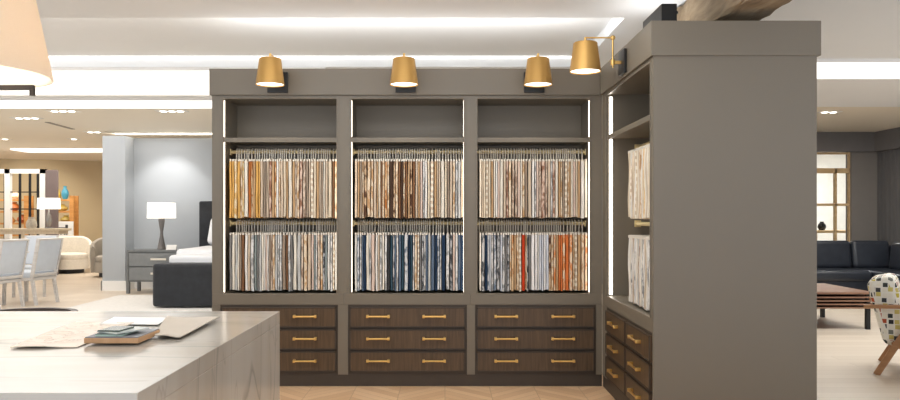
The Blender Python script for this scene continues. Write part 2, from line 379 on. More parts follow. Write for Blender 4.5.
# ---------------------------------------------------------------- fabric swatches
PAL = {  # code: (words, colour, second colour, pattern)
 'o': ('ochre yellow plain', (222, 172, 96), None, 'plain'), 'O': ('gold and cream pattern', (216, 174, 110), (232, 214, 178), 'mottled'),
 'i': ('ivory plain', (238, 230, 214), None, 'plain'), 'c': ('cream plain', (228, 212, 186), None, 'plain'),
 'w': ('warm white plain', (240, 236, 228), None, 'plain'), 'W': ('bright white plain', (246, 244, 242), None, 'plain'),
 'r': ('rust brown plain', (178, 104, 50), None, 'plain'), 'R': ('rust and beige-pattern', (176, 110, 58), (220, 190, 150), 'mottled'),
 't': ('tan plain', (196, 160, 120), None, 'plain'), 'T': ('tan and cream-pattern', (188, 150, 110), (228, 210, 184), 'mottled'),
 'b': ('beige plain', (212, 192, 168), None, 'plain'), 'm': ('mottled taupe', (150, 126, 108), (210, 192, 172), 'mottled'),
 'k': ('taupe plain', (160, 142, 124), None, 'plain'), 'n': ('brown plain', (132, 94, 66), None, 'plain'),
 'N': ('dark brown and beige-pattern', (92, 62, 46), (206, 176, 142), 'mottled'), 'd': ('dark chocolate plain', (78, 58, 46), None, 'plain'),
 'g': ('light grey plain', (200, 200, 196), None, 'plain'), 'G': ('grey and white-pattern', (150, 150, 148), (222, 220, 216), 'mottled'),
 's': ('sage grey plain', (142, 152, 150), None, 'plain'), 'e': ('mid grey plain', (128, 126, 124), None, 'plain'),
 'C': ('charcoal plain', (62, 62, 64), None, 'plain'), 'K': ('charcoal and grey-pattern', (66, 68, 72), (190, 190, 190), 'mottled'),
 'u': ('slate blue plain', (96, 112, 132), None, 'plain'), 'U': ('blue grey and white-pattern', (104, 116, 132), (206, 208, 210), 'mottled'),
 'v': ('navy blue plain', (38, 58, 84), None, 'plain'), 'V': ('deep teal plain', (52, 76, 90), None, 'plain'),
 'p': ('blush plain', (222, 198, 182), None, 'plain'), 'P': ('blush and brown-pattern', (216, 190, 172), (142, 104, 84), 'mottled'),
 'x': ('red plain', (196, 66, 34), None, 'plain'), 'q': ('burnt orange plain', (220, 122, 66), None, 'plain'),
 'Q': ('orange and cream-pattern', (216, 138, 84), (236, 214, 184), 'mottled'), 'h': ('bluish white plain', (216, 220, 228), None, 'plain'),
 'z': ('beige striped', (206, 186, 160), (236, 226, 208), 'striped'), 'f': ('black and cream-pattern', (44, 42, 42), (220, 210, 196), 'mottled'),
}
RACKS = [
 ('upper rail, left cabinet',   'ooOoTOirRitoobkkbPmtRwTbctitPmTPmkbzcPtbCibcnTt'.replace('g', 'O').replace('C', 'k')),
 ('lower rail, left cabinet',   'eigiwknwgbGsehgiwGpwkmNTgGhGknGpeigGmTbpKsGmgTKswcGzgw'),
 ('upper rail, middle cabinet', 'btkTNcTTbtcNnTRTndNTndNTntNntbtpGiwcztbTbicfbpTGgbz'.replace('f', 'k')),
 ('lower rail, middle cabinet', 'gUGuvwiGpwGbGiGpCVKuUGuVUsvVGTzGeKGuhguvUuGvGKGpGuvv'),
 ('upper rail, right cabinet',  'ibczctiwpibPTmPmpiTkbwGpmPmbGpPitTkzTtipctwiw'),
 ('lower rail, right cabinet',  'wKvUhGUKhKGeKTRtTzxxTKeWWwhhhWhNTQtqqTQqQTztTQf'),
]
ORD = ['first', 'second', 'third', 'fourth', 'fifth', 'sixth', 'seventh', 'eighth', 'ninth', 'tenth', 'eleventh', 'twelfth', 'thirteenth', 'fourteenth', 'fifteenth', 'sixteenth', 'seventeenth', 'eighteenth', 'nineteenth', 'twentieth']
def ordinal(n):
    if n <= 20: return ORD[n-1]
    tens = ['', '', 'twenty', 'thirty', 'forty', 'fifty']
    return tens[n//10] + ('-'+ORD[n % 10-1] if n % 10 else 'eth') if n % 10 else {30: 'thirtieth', 40: 'fortieth', 50: 'fiftieth'}[n]
def swatch(loc, rz, code, W, H, D, label, group):
    """a folded cloth hung crosswise: front edge at y=0, reaching back D, hanging from z=0 down to -H"""
    words, c1, c2, pat = PAL[code]
    b = MB(); bm = b.bm
    NY, NZ = 4, 7; ph = random.uniform(0, 6.28); am = W*random.uniform(.02, .08); tw = random.uniform(-.06, .06)*W
    fl = random.uniform(.9, 1.18)
    def P(s, j, k):
        y = D*j/NY; z = -H*k/NZ
        mid = am*math.sin(ph+k*.9+j*1.3)+tw*k/NZ
        w2 = W*.5*(.96 if k == 0 else .92+.06*fl*k/NZ)*(1 if 0 < j < NY else .85)
        return Vector((mid+s*w2, y+(0.004*math.sin(ph+k) if j == 0 else 0), z+(random.uniform(-.004, .004) if k == NZ else 0)))
    g = {(s, j, k): bm.verts.new(P(s, j, k)) for s in (-1, 1) for j in range(NY+1) for k in range(NZ+1)}
    for s in (-1, 1):
        for j in range(NY):
            for k in range(NZ): bm.faces.new((g[s, j, k], g[s, j+1, k], g[s, j+1, k+1], g[s, j, k+1]))
    for k in range(NZ):
        for j in (0, NY): bm.faces.new((g[-1, j, k], g[1, j, k], g[1, j, k+1], g[-1, j, k+1]))
    for j in range(NY):
        for k in (0, NZ): bm.faces.new((g[-1, j, k], g[-1, j+1, k], g[1, j+1, k], g[1, j, k]))
    o = b.build('fabric_swatch', textile({'plain': 'p', 'mottled': 'm', 'striped': 's'}[pat]+'_'+words.replace(' ', '_'), c1, c2 or c1, pat), None, True, loc)
    o.rotation_euler = (0, 0, rz); tag(o, label, 'fabric swatch', group)
    h = hanger0.copy(); C.objects.link(h); h.parent = o; h.location = (0, 0, 0)
    return o
# one hanger: a flat bar with two clips and a hook over the rail (rail lies .215 behind the cloth's front edge, .095 above its top)
hb = MB().box(-.0028, .0028, 0, .37, .004, .016).box(-.0055, .0055, -.004, .03, -.003, .014, .001).box(-.005, .005, .34, .37, -.012, .018, .001)
hb.tube([(0, .172, .012), (0, .172, .075), (0, .177, .104), (0, .199, .1125), (0, .221, .104), (0, .226, .088)], .0048, 5)
hanger0 = hb.build('clip_hanger', CHROME); proto_hanger = hanger0
def rack(x0, x1, front, top, H, seq, n, where, group, rz=0, place=None):
    ws = [random.choice((.6, .8, .9, 1, 1, 1.15, 1.5)) for _ in range(n)]; k_ = (x1-x0)/sum(ws); acc = x0
    for i in range(n):
        sp = ws[i]*k_; acc += sp
        code = seq[min(len(seq)-1, int(i*len(seq)/n))]
        x = acc-sp/2
        lab = PAL[code][0]+' fabric swatch, '+ordinal(i+1)+' on '+where[3:]
        loc = place(x) if place else (x, front+random.uniform(0, .004), top)
        swatch(loc, rz, code, sp*random.uniform(.78, .88), H+random.uniform(-.006, .006), .37, lab, group)
for bi in range(3):
    a, b = bays[bi]
    for lv, (top, H) in enumerate(((1.736, .438), (1.166, .432))):
        seq = RACKS[bi*2+lv][1]; where = 'on '+RACKS[bi*2+lv][0]
        x0 = a+(.045 if bi == 0 else .03); x1 = b-(.012 if bi < 2 else .02)
        rack(x0, x1, YB+.036, top, H, seq, 42, where, 'fabric swatches '+where)
for lv, (top, H) in enumerate(((1.736, .438), (1.166, .432))):
    seq = ['cizwbcwzcibTwcOibicbzTci', 'wiGwbwGwigmwiGwbiwGwwigwz'][lv]
    where = 'on %s rail, side cabinet' % (['upper', 'lower'][lv])
    # local x runs towards the camera; cloth front edge looks to -x
    rack(.67, 1.345, 0, top, H, seq, 24, where, 'fabric swatches '+where, -PI/2,
         (lambda tz: (lambda x: (RX+.036+random.uniform(0, .004), YB-x, tz)))(top))
bpy.data.objects.remove(proto_hanger)

# ---------------------------------------------------------------- swing arm sconces
def make_sconce():
    t = thing('wall_sconce', '', 'wall light', group='brass swing arm sconces on the cornice')
    MB().box(-.078, .078, -.02, 0, -.078, .078, .004).build('wall_plate', BLACK, t, True)
    MB().tube([(0, -.02, 0), (0, -.075, 0)], .012, 12).tube([(0, -.075, -.035), (0, -.075, .165)], .006, 10).lathe([(0, -.02), (.016, -.018), (.016, .018), (0, .02)], (0, -.075, 0), 14).lathe([(0, -.018), (.014, -.01), (.017, 0), (.014, .01), (0, .018)], (0, -.075, .165), 14).build('upright', BRASS, t, True)
    MB().tube([(0, -.075, .165), (0, -.258, .165)], .0055, 10).tube([(0, -.258, .168), (0, -.258, .13)], .008, 10).build('arm', BRASS, t, True)
    zt, zb = .132, -.062
    sh = MB().lathe([(.0, zt), (.074, zt), (.079, zt-.004), (.104, zb), (.101, zb), (.075, zt-.01), (0, zt-.008)], (0, -.258, 0), 40).build('lamp_shade', BRASSY, t, True)
    MB().lathe([(0, zb+.012), (.098, zb+.012), (.098, zb+.008), (0, zb+.006)], (0, -.258, 0), 32).build('diffuser', BULB_E, sh, True)
    return t
S0 = make_sconce(); SZ = 2.332
S0.location = (-1.28, YB-.022, SZ); S0['label'] = 'brass swing arm sconce above the left swatch cabinet'
dup(S0, (-.30, YB-.022, SZ), 0, 'brass swing arm sconce above the middle swatch cabinet')
dup(S0, (.682, YB-.022, SZ), 0, 'brass swing arm sconce above the right swatch cabinet')
dup(S0, (RX-.018, 5.02, SZ), -PI/2, 'brass swing arm sconce on the side cabinet, its arm seen from the side')
for p in ((-1.28, 5.52), (-.30, 5.52), (.682, 5.52), (.934, 5.02)):
    spot('sconce_bulb', (p[0], p[1], SZ-.075), 5, 140, (1, .90, .76), (p[0], p[1], 0), 1, .05)

# ---------------------------------------------------------------- beam and bracket above the side cabinet
bw, bnt, bb = new_mat('rustic_timber')
v = coord(bnt, (1, .18, 1)); f = noise(bnt, v, 9, 6, .65, .8)
bnt.links.new(ramp(bnt, f, [(.25, lin((84, 70, 54))), (.5, lin((146, 126, 100))), (.75, lin((184, 166, 138)))]), bb.inputs['Base Color'])
bb.inputs['Roughness'].default_value = .85; bump(bnt, bb, f, .6, .02)
m = MB(); bm = m.bm; rings = []
for k in range(30):
    y = 2.0+k*.135; j = lambda: random.uniform(-.012, .012)
    rings.append([bm.verts.new((x+j(), y, z+j()*.6)) for x, z in ((1.655, 2.52), (1.67, 2.505), (1.93, 2.505), (1.965, 2.53), (1.975, 2.785), (1.655, 2.785))])
for a, b in zip(rings, rings[1:]):
    for k in range(6): bm.faces.new((a[k], a[(k+1) % 6], b[(k+1) % 6], b[k]))
bm.faces.new(rings[0]); bm.faces.new(rings[-1][::-1])
tag(m.build('timber_beam', bw), 'rough reclaimed timber ceiling beam above the tall grey end panel', 'beam')
t = thing('steel_bracket', 'black steel bracket beside the timber beam, on top of side cabinet', 'bracket', (1.27, 4.42, TOPZ))
MB().box(0, .09, 0, .012, 0, .115, .002).box(0, .012, .012, .42, 0, .115, .002).build('angle_plate', BLACK, t)
MB().box(.012, .10, .012, .42, .06, .075).build('flange', BLACK, t)

# ---------------------------------------------------------------- marble island
MAR = marble('veined_marble')
IX1, IY0, IY1, IZ, ILX = -.677, 1.66, 3.09, .92, -3.3
isl = thing('kitchen_island', 'large cream veined marble island with waterfall end in the foreground', 'island', (IX1, IY0, 0))
MB().box(ILX-IX1, 0, 0, IY1-IY0, IZ-.05, IZ, .002).build('worktop', MAR, isl)
MB().box(-.05, 0, 0, IY1-IY0, 0, IZ-.0505, .002).build('waterfall_end', MAR, isl)
MB().box(ILX-IX1+.02, -.051, .04, IY1-IY0-.30, .08, IZ-.051).build('cabinet_body', plain('island_body', (196, 186, 172), .5), isl)
MB().box(ILX-IX1+.04, -.06, .08, IY1-IY0-.34, 0, .08).build('plinth', DARKFRAME, isl)

def sheet(name, pts, z, mat, label, cat, th=.0025, curl=0.0):
    """thin sheet through four table points, tessellated with a slight curl at the rim"""
    a, b, c, d = [Vector((p[0], p[1], 0)) for p in pts]; m = MB(); bm = m.bm; n = 8; up = []; lo = []
    for i in range(n+1):
        for j in range(n+1):
            u, w_ = i/n, j/n
            p = (a*(1-u)+b*u)*(1-w_)+(d*(1-u)+c*u)*w_
            e = max(abs(u-.5), abs(w_-.5))*2
            zz = z+curl*max(0, e-.6)/.4*(.5+.5*math.sin(5*u+3*w_))
            up.append(bm.verts.new((p.x, p.y, zz+th))); lo.append(bm.verts.new((p.x, p.y, zz)))
    ix = lambda i, j: i*(n+1)+j
    for i in range(n):
        for j in range(n):
            bm.faces.new([up[q] for q in (ix(i, j), ix(i+1, j), ix(i+1, j+1), ix(i, j+1))])
            bm.faces.new([lo[q] for q in (ix(i, j), ix(i, j+1), ix(i+1, j+1), ix(i+1, j))])
    rim = [ix(i, 0) for i in range(n)]+[ix(n, j) for j in range(n)]+[ix(i, n) for i in range(n, 0, -1)]+[ix(0, j) for j in range(n, 0, -1)]
    for p, q in zip(rim, rim[1:]+rim[:1]): bm.faces.new((up[p], up[q], lo[q], lo[p]))
    return tag(m.build(name, mat), label, cat)
def onz(px, py, z=IZ):
    d = (EYE-z)*F/(py-CY); return ((px-CX)*d/F, d)
pm, pnt, pb = new_mat('marbled_paper')
f = noise(pnt, coord(pnt, (1, 1, 1)), 7, 4, .6, 2.2)
pnt.links.new(ramp(pnt, f, [(.40, lin((226, 210, 192))), (.485, lin((222, 204, 184))), (.5, lin((176, 150, 128))), (.515, lin((230, 216, 200)))]), pb.inputs['Base Color'])
pb.inputs['Roughness'].default_value = .5
sheet('wallpaper_sample', [onz(10, 349), onz(77, 348), onz(134, 324.5), onz(77, 323)], IZ+.001, pm, 'patterned cream wallpaper sample at the left end of the samples on island', 'sample sheet', .002, .005)
sheet('paper_sheet', [onz(100, 325.5), onz(158, 326), onz(170, 319), onz(114, 318.4)], IZ+.0045, WHITE, 'plain white sheet lying behind the wooden board on island', 'sample sheet', .0015)
sheet('linen_sample', [onz(154.5, 339.5), onz(180, 340.2), onz(219, 321), onz(167, 319.5)], IZ+.0075, plain('linen_sheet', (196, 184, 168), .7, bmp=.3), 'beige linen sample sheet on the right of the wooden board', 'sample sheet', .003, .006)
bd = thing('sample_board', 'small light wooden board with grey top lying on the island', 'board', (-1.088, 2.272, IZ+.006))
MB().box(0, .163, 0, .175, 0, .016, .001).build('wood_block', wood('beech_block', (196, 150, 108), (216, 172, 128), (8, 1, 1), .5), bd)
MB().box(.002, .161, .002, .173, .016, .0185, .001).build('grey_facing', plain('grey_facing', (122, 122, 126), .45), bd)
tl = thing('glass_tile_sample', 'dark green glass tile sample stacked on the wooden board', 'tile sample', (-1.06, 2.285, IZ+.0248))
MB().box(0, .083, 0, .115, 0, .006, .001).build('mint_core', plain('mint_glass_edge', (186, 206, 192), .2), tl)
MB().box(0, .083, 0, .115, .006, .008, .0005).build('tile_face', plain('green_glass', (84, 98, 88), .12), tl)
tl2 = MB().box(-.045, .045, -.06, .06, 0, .005, .001).build('tile_sample', plain('pale_glass_tile', (204, 210, 204), .15), None, False, (-1.0, 2.345, IZ+.0332))
tl2.rotation_euler = (0, 0, -.5); tag(tl2, 'pale grey glass tile sample lying askew on the green tile', 'tile sample')
tl3 = MB().box(-.035, .035, -.045, .045, 0, .0045, .001).build('tile_sample', plain('dark_green_tile', (70, 84, 76), .12), None, False, (-1.018, 2.335, IZ+.0385))
tl3.rotation_euler = (0, 0, -.1); tag(tl3, 'small dark green tile sample topmost on the stack', 'tile sample')

# counter stool behind the island
st = thing('counter_stool', 'dark counter stool with low curved back behind the marble island', 'stool', ((30-CX)*3.62/F, 3.55, 0))
STW = wood('dark_stool_wood', (70, 60, 54), (96, 84, 76), (1, 1, 8), .5)
arc = [(.21*math.cos(a), .05+.16*math.sin(a), 0.835) for a in [PI*k/16*1.1-.05*PI for k in range(17)]]
m = MB()
for p, q in zip(arc, arc[1:]): m.beam(p, q, .03, .035)
m.build('back_rail', STW, st)
MB().lathe([(0, .60), (.17, .60), (.19, .615), (.19, .65), (.16, .675), (0, .68)], (0, 0, 0), 28).build('seat', plain('grey_leather', (84, 80, 78), .5), st, True)
m = MB()
for a in (.15*PI, .5*PI, .85*PI): m.tube([(.18*math.cos(a), .05+.13*math.sin(a)-.03, .64), (.21*math.cos(a), .05+.16*math.sin(a), .84)], .009, 8)
m.build('spindles', STW, st)
for sx in (-1, 1):
    for sy in (-1, 1): MB().tube([(sx*.12, sy*.12, .61), (sx*.17, sy*.17, 0)], [.018, .012], 8).build('leg', STW, st)
MB().tube([(.15*math.cos(2*PI*k/4+PI/4)*1.42*.9, .15*math.sin(2*PI*k/4+PI/4)*1.42*.9, .22) for k in range(5)], .008, 6).build('footrest', STW, st)

# ---------------------------------------------------------------- pendant lamp top left
pd = thing('pendant_lamp', 'large cream fabric drum pendant lamp at the top left corner', 'pendant lamp', (-1.413, 2.2, 1.722))
sm, snt, sb = new_mat('cream_shade_fabric')
tcs = coord(snt, (1, 1, 1)); f = noise(snt, tcs, 300, 2)
snt.links.new(ramp(snt, f, [(.3, lin((234, 218, 196))), (.7, lin((242, 228, 208)))]), sb.inputs['Base Color'])
sb.inputs['Roughness'].default_value = .9; sb.inputs['Transmission Weight'].default_value = 0
tr = snt.nodes.new('ShaderNodeBsdfTranslucent'); tr.inputs[0].default_value = lin((248, 242, 234))
mixs = snt.nodes.new('ShaderNodeMixShader'); mixs.inputs[0].default_value = .62
snt.links.new(sb.outputs[0], mixs.inputs[1]); snt.links.new(tr.outputs[0], mixs.inputs[2]); snt.links.new(mixs.outputs[0], snt.nodes['Material Output'].inputs[0])
MB().lathe([(.242, 0), (.238, 0), (.158, .40), (.162, .40), (.242, 0)], (0, 0, 0), 64).build('lamp_shade', sm, pd, True)
MB().lathe([(.2355, 0.003), (.2345, .003), (.156, .395), (.1575, .395), (.2355, .003)], (0, 0, 0), 64).build('shade_lining', sm, pd, True)
BRZ = plain('dark_bronze', (62, 54, 48), .4, .5)
MB().tube([(0, 0, .42), (0, 0, ZS-1.722)], .007, 10).lathe([(0, ZS-1.762), (.05, ZS-1.752), (.055, ZS-1.723), (0, ZS-1.723)], (0, 0, 0), 24).build('stem', BRZ, pd, True)
m = MB()
for k in range(3): m.tube([(0, 0, .36), (.163*math.cos(k*2.09), .163*math.sin(k*2.09), .39)], .003, 6)
m.tube([(0, 0, .42), (0, 0, .22)], .014, 10); m.build('spider', BRZ, pd, True)
MB().lathe([(0, .09), (.03, .10), (.042, .14), (.03, .19), (.015, .22), (0, .22)], (0, 0, 0), 20).build('bulb', emit('pendant_bulb', (255, 246, 232), 5), pd, True)
MB().beam((-.25, 0, -.04), (.203, .02, -.034), .014, .014).beam((.198, .02, -.034), (.198, .02, -.058), .012, .012, (1, 0, 0)).tube([(0, 0, .10), (0, 0, -.035)], .005, 8).build('crossbar', BRZ, pd)
pl = bpy.data.lights.new('pendant_glow', 'POINT'); pl.energy = 9; pl.color = (1, .97, .92); pl.shadow_soft_size = .05
po = bpy.data.objects.new('pendant_glow', pl); C.objects.link(po); po.location = (-1.413, 2.2, 1.80)

# ---------------------------------------------------------------- bedroom display
NS = plain('grey_stained_wood', (112, 114, 114), .5, var=.08, scale=14)
ns = thing('nightstand', 'grey two-drawer nightstand beside the dark bed', 'nightstand', (-5.37, 12.7, 0))
MB().box(0, 1.1, 0, .5, .70, .737, .003).box(0, .04, 0, .5, .2, .70).box(1.06, 1.1, 0, .5, .2, .70).box(.04, 1.06, .02, .5, .2, .70).build('body', NS, ns)
for z in (.225, .465):
    d = MB().box(.05, 1.05, -.004, .02, z, z+.22, .003).build('drawer', plain('grey_drawer_front', (126, 128, 128), .5, var=.06, scale=14), ns)
    MB().box(.42, .68, -.03, -.022, z+.1, z+.135, .002).box(.43, .45, -.022, -.004, z+.11, z+.125).box(.65, .67, -.022, -.004, z+.11, z+.125).build('handle', CHROME, d)
for x in (0.0, 1.05):
    for y in (0, .45): MB().box(x, x+.05, y, y+.05, 0, .2, .003).build('leg', NS, ns)
lp = thing('table_lamp', 'grey hourglass table lamp with white drum shade on the nightstand', 'lamp', (-4.86, 12.93, .737))
MB().lathe([(0, 0), (.075, 0), (.075, .015), (.07, .02), (.05, .12), (.028, .24), (.024, .30), (.04, .40), (.055, .50), (.05, .54), (.01, .55), (.01, .60), (0, .60)], (0, 0, 0), 28).build('base', plain('pewter_ceramic', (104, 100, 98), .4, .2), lp, True)
MB().lathe([(.235, .535), (.23, .535), (.225, .80), (.23, .80), (.235, .535)], (0, 0, 0), 40).lathe([(0, .785), (.224, .785), (.224, .79), (0, .79)], (0, 0, 0), 40).build('lamp_shade', LAMP_E, lp, True)
cd = thing('name_card', 'small white tent card beside the lamp on the nightstand', 'card', (-4.66, 12.82, .737))
MB().box(-.085, .085, 0, .003, 0, .085, 0, Matrix.Rotation(-.35, 3, 'X'), (0, 0, 0)).box(-.085, .085, .06, .063, 0, .085, 0, Matrix.Rotation(.35, 3, 'X'), (0, .06, 0)).build('card_stock', WHITE, cd)
VEL = plain('charcoal_velvet', (36, 38, 42), .85, var=.3, scale=9, sheen=.15)
be = thing('bed', 'dark charcoal velvet upholstered bed with white bedding', 'bed', (-4.12, 10.6, 0))
MB().box(0, 2.1, 0, 2.55, .03, .635, .05, seg=3).build('frame', VEL, be, True)
MB().box(-.19, 2.15, 2.6, 2.78, 0, 1.57, .03, seg=3).build('headboard', VEL, be, True)
MB().box(.10, 2.0, .35, 2.58, .55, .74, .06, seg=3).build('mattress', LINENW, be, True)
MB().box(.06, 2.03, .75, 2.2, .60, .81, .07, seg=4).build('duvet', LINENW, be, True)
for k in range(2):
    p = MB().box(.06+k*.9, .86+k*.9, -.08, .08, 0, .48, .07, Matrix.Rotation(-.5, 3, 'X'), (.4, 0, 0), 4).build('bed_pillow', LINENW, None, True, (-4.12, 12.88, .835))
    tag(p, ['white pillow at the near left of the headboard', 'white pillow on the right half of the bed'][k], 'pillow', 'pillows on the bed')
tag(MB().box(-5.35, -2.9, 9.6, 12.4, 0.0, .012, .004).build('area_rug', plain('pale_rug', (226, 222, 216), .95, var=.05, scale=20)), 'pale wool area rug under the dark bed', 'rug')

# ---------------------------------------------------------------- dining group on the left
WW = wood('whitewashed_wood', (196, 190, 184), (222, 218, 214), (1, 1, 8), .55)
BLU = plain('pale_blue_upholstery', (202, 208, 216), .8, var=.04, bmp=.2)
def make_chair():
    t = thing('dining_chair', '', 'chair', group='pale upholstered dining chairs')
    R = Matrix.Rotation(math.radians(9), 3, 'X')       # local +y is the chair's back
    MB().box(-.24, .24, -.26, .24, .40, .49, .025, seg=3).build('seat', BLU, t, True)
    MB().box(-.235, .235, .22, .27, .50, .98, .02, R.inverted() if False else Matrix.Rotation(-math.radians(11), 3, 'X'), (0, .25, .45), 3).build('backrest', BLU, t, True)
    Rb = Matrix.Rotation(-math.radians(11), 3, 'X')
    m = MB()
    for s in (-1, 1): m.box(s*.25-.014, s*.25+.014, .225, .275, .38, .99, .004, Rb, (0, .25, .45))
    m.box(-.25, .25, .225, .275, .965, .99, .004, Rb, (0, .25, .45)).box(-.25, .25, .225, .275, .42, .46, .004, Rb, (0, .25, .45))
    m.build('back_frame', WW, t)
    MB().box(-.25, .25, -.25, .25, .36, .405, .004).build('seat_rail', WW, t)
    for s in (-1, 1):
        MB().beam((s*.23, -.225, .37), (s*.23, -.235, 0), .038, .038, (0, 1, 0)).build('leg', WW, t)
        MB().beam((s*.23, .235, .37), (s*.23, .30, 0), .036, .042, (0, 1, 0)).build('leg', WW, t)
    return t
ch = make_chair(); CR = 0   # backs turned to the right and to the camera
def yaw(bx, by): return math.atan2(-bx, by)     # rotation that points local +y along (bx, by)
Yw = yaw(.98, -.17)
ch.location = (-6.23, 11.3, 0); ch.rotation_euler = (0, 0, Yw); ch['label'] = 'pale blue dining chair seen from behind, right of the pair at the table'
dup(ch, (-6.43, 10.72, 0), Yw, 'pale blue dining chair seen from behind, at the left edge of view')
dup(ch, (-6.78, 12.45, 0), yaw(-.17, .98), 'pale dining chair at the far end of the table, facing the camera')
tb = thing('dining_table', 'white dining table behind the pale chairs on dark pedestal', 'table', (-7.15, 11.15, 0), math.atan2(.98, .17))
MB().box(-.9, .9, -.40, .40, .72, .755, .008).build('tabletop', plain('white_tabletop', (232, 230, 226), .35), tb)
PED = plain('dark_pedestal', (58, 60, 56), .5)
MB().box(-.3, .1, -.12, .12, .06, .72, .01).box(-.45, .25, -.25, .25, 0, .06, .01).build('pedestal', PED, tb)

# console, lamp, screen
CON = wood('limed_oak', (206, 188, 160), (224, 208, 182), (8, 1, 1), .5)
cn = thing('console_table', 'long limed oak console table behind the dining chairs', 'console', (-11.2, 15.7, 0))
MB().box(0, 3.18, 0, .5, 1.0, 1.05, .005).build('tabletop', CON, cn); MB().box(.05, 3.13, .05, .45, .93, 1.0).build('apron', CON, cn)
for x in (.05, 2.35):
    for y in (.04, .38): MB().box(x, x+.05, y, y+.05, 0, .93).build('leg', CON, cn)
l2 = thing('table_lamp', 'slender table lamp with white drum shade on the oak console', 'lamp', (-8.38, 15.95, 1.05))
MB().lathe([(0, 0), (.08, 0), (.08, .02), (.02, .03), (.05, .1), (.06, .18), (.045, .27), (.018, .33), (.012, .46), (0, .46)], (0, 0, 0), 20).build('base', plain('glass_lamp_base', (150, 146, 142), .2, .3), l2, True)
MB().lathe([(.225, .408), (.22, .408), (.21, .64), (.215, .64), (.225, .408)], (0, 0, 0), 32).lathe([(0, .62), (.205, .62), (.205, .625), (0, .625)], (0, 0, 0), 32).build('lamp_shade', LAMP_E, l2, True)
vs = MB().lathe([(0, 0), (.09, 0), (.11, .06), (.10, .14), (.06, .2), (.07, .24), (.06, .24), (.05, .2), (0, .18)], (0, 0, 0), 20).build('vase', plain('mottled_stone_vase', (186, 178, 164), .6, var=.2, scale=30), None, True, (-8.72, 15.9, 1.05))
tag(vs, 'mottled grey stone vase left of the lamp on the console', 'vase')
SD = 16.8
sx0, sx1 = -10.9, (45-CX)*SD/F
sz0, sz1 = .75, 1.31+(216-169)*SD/F
sc_ = thing('glazed_screen', 'white framed display screen with thin black bars behind the console', 'screen', (sx0, SD, 0))
W_ = sx1-sx0
m = MB().box(0, W_, 0, .1, sz1-.1, sz1).box(0, W_, 0, .1, 0, sz0+.05).box(W_-.12, W_, 0, .1, 0, sz1)
for px in (7, -20): x = (px-CX)*SD/F-sx0; m.box(x-.06, x+.06, .0, .1, 0, sz1)
m.build('frame', WHITE, sc_)
m = MB()
for px in (4, 19, 29, 37): x = (px-CX)*SD/F-sx0; m.box(x-.02, x+.02, .02, .06, sz0, sz1-.08)
for py in (192, 209): z = 1.31+(216-py)*SD/F; m.box(0, W_-.1, .03, .045, z-.012, z+.012)
m.build('muntins', BLACK, sc_)
cl = thing('column_panel', 'dark mauve brown column panel right of the white screen', 'panel', (sx1+.01, SD, 0))
MB().box(0, .26, 0, .07, 0, sz1-.02, .01).build('upholstered_face', plain('mauve_brown', (112, 98, 96), .8, var=.06), cl)

# ladder bookcases with ornaments on the far wall
HON = wood('honey_wood', (186, 124, 58), (214, 154, 84), (1, 1, 6), .5)
def bookcase(x0, x1, y, zt, label):
    t = thing('ladder_bookcase', label, 'bookcase', (x0, y, 0)); W2 = x1-x0
    MB().box(W2-.10, W2, 0, .06, 0, zt).box(W2-.10, W2, .22, .26, 0, zt).build('upright', HON, t)
    MB().box(0, .1, 0, .06, 0, zt).box(0, .1, .22, .26, 0, zt).build('upright', HON, t)
    for k in range(6):
        z = .25+k*.285
        if z < zt: MB().box(.1, W2-.10, 0.005, .25, z, z+.04).build('shelf', HON, t)
    return t
BD = 18.2
bx0, bx1 = (46-CX)*BD/F, (73.5-CX)*BD/F
bookcase(bx0, bx1, BD, 1.80, 'honey wood ladder bookcase right of the mauve column panel')
bookcase(-11.2, (28-CX)*BD/F, BD, 1.80, 'honey wood ladder bookcase seen through the white framed screen')
ORN = [('blue_vase', (70, 150, 176), 'tall turquoise vase on top shelf of the bookcase', 65, 1.715, .32, .085),
       ('yellow_vase', (214, 178, 72), 'slim yellow vase beside the turquoise vase', 58.5, 1.715, .24, .06),
       ('yellow_bowl', (206, 178, 90), 'yellow bowl on the second shelf of the bookcase', 62, 1.43, .16, .14),
       ('olive_jar', (176, 150, 70), 'olive yellow jar on a middle shelf of the bookcase', 66, 1.145, .18, .13),
       ('orange_jar', (206, 118, 56), 'orange jar behind the left part of the screen', 14, 1.43, .22, .13),
       ('terracotta_jar', (190, 106, 60), 'terracotta jar behind the screen, on a lower shelf', 22, 1.145, .2, .12),
       ('amber_bowl', (210, 150, 80), 'amber bowl behind the screen, lowest shelf in view', 12, 1.145, .13, .08),
       ('ivory_jar', (222, 200, 168), 'ivory jar behind the screen, on its top shelf', 15, 1.715, .2, .1)]
for nm, c, lab, px, z, h, r in ORN:
    o = MB().lathe([(0, 0), (r*.55, 0), (r, h*.35), (r*.9, h*.6), (r*.4, h*.85), (r*.5, h), (r*.4, h), (r*.3, h*.85), (0, h*.5)], (0, 0, 0), 18).build(nm, plain(nm, c, .3), None, True, ((px-CX)*BD/F*1.007, BD+.13, z+.002))
    tag(o, lab, 'ornament')
fr = thing('picture_frame', 'white framed animal picture low beside the bookcase', 'picture', ((63-CX)*18/F, 18.0, .80))
MB().box(-.24, .24, 0, .03, 0, .38, .004).build('frame', WHITE, fr); m = MB().box(-.13, .10, -.006, 0, .16, .24, .01).box(.06, .12, -.006, 0, .2, .30, .01)
for x in (-.12, -.06, .03, .08): m.box(x, x+.025, -.006, 0, .06, .17)
m.build('animal_figure', plain('charcoal_ink', (60, 56, 54), .7), fr)
cb = thing('low_cabinet', 'white low cabinet beneath the animal picture', 'cabinet', ((50-CX)*17.95/F, 17.93, 0))
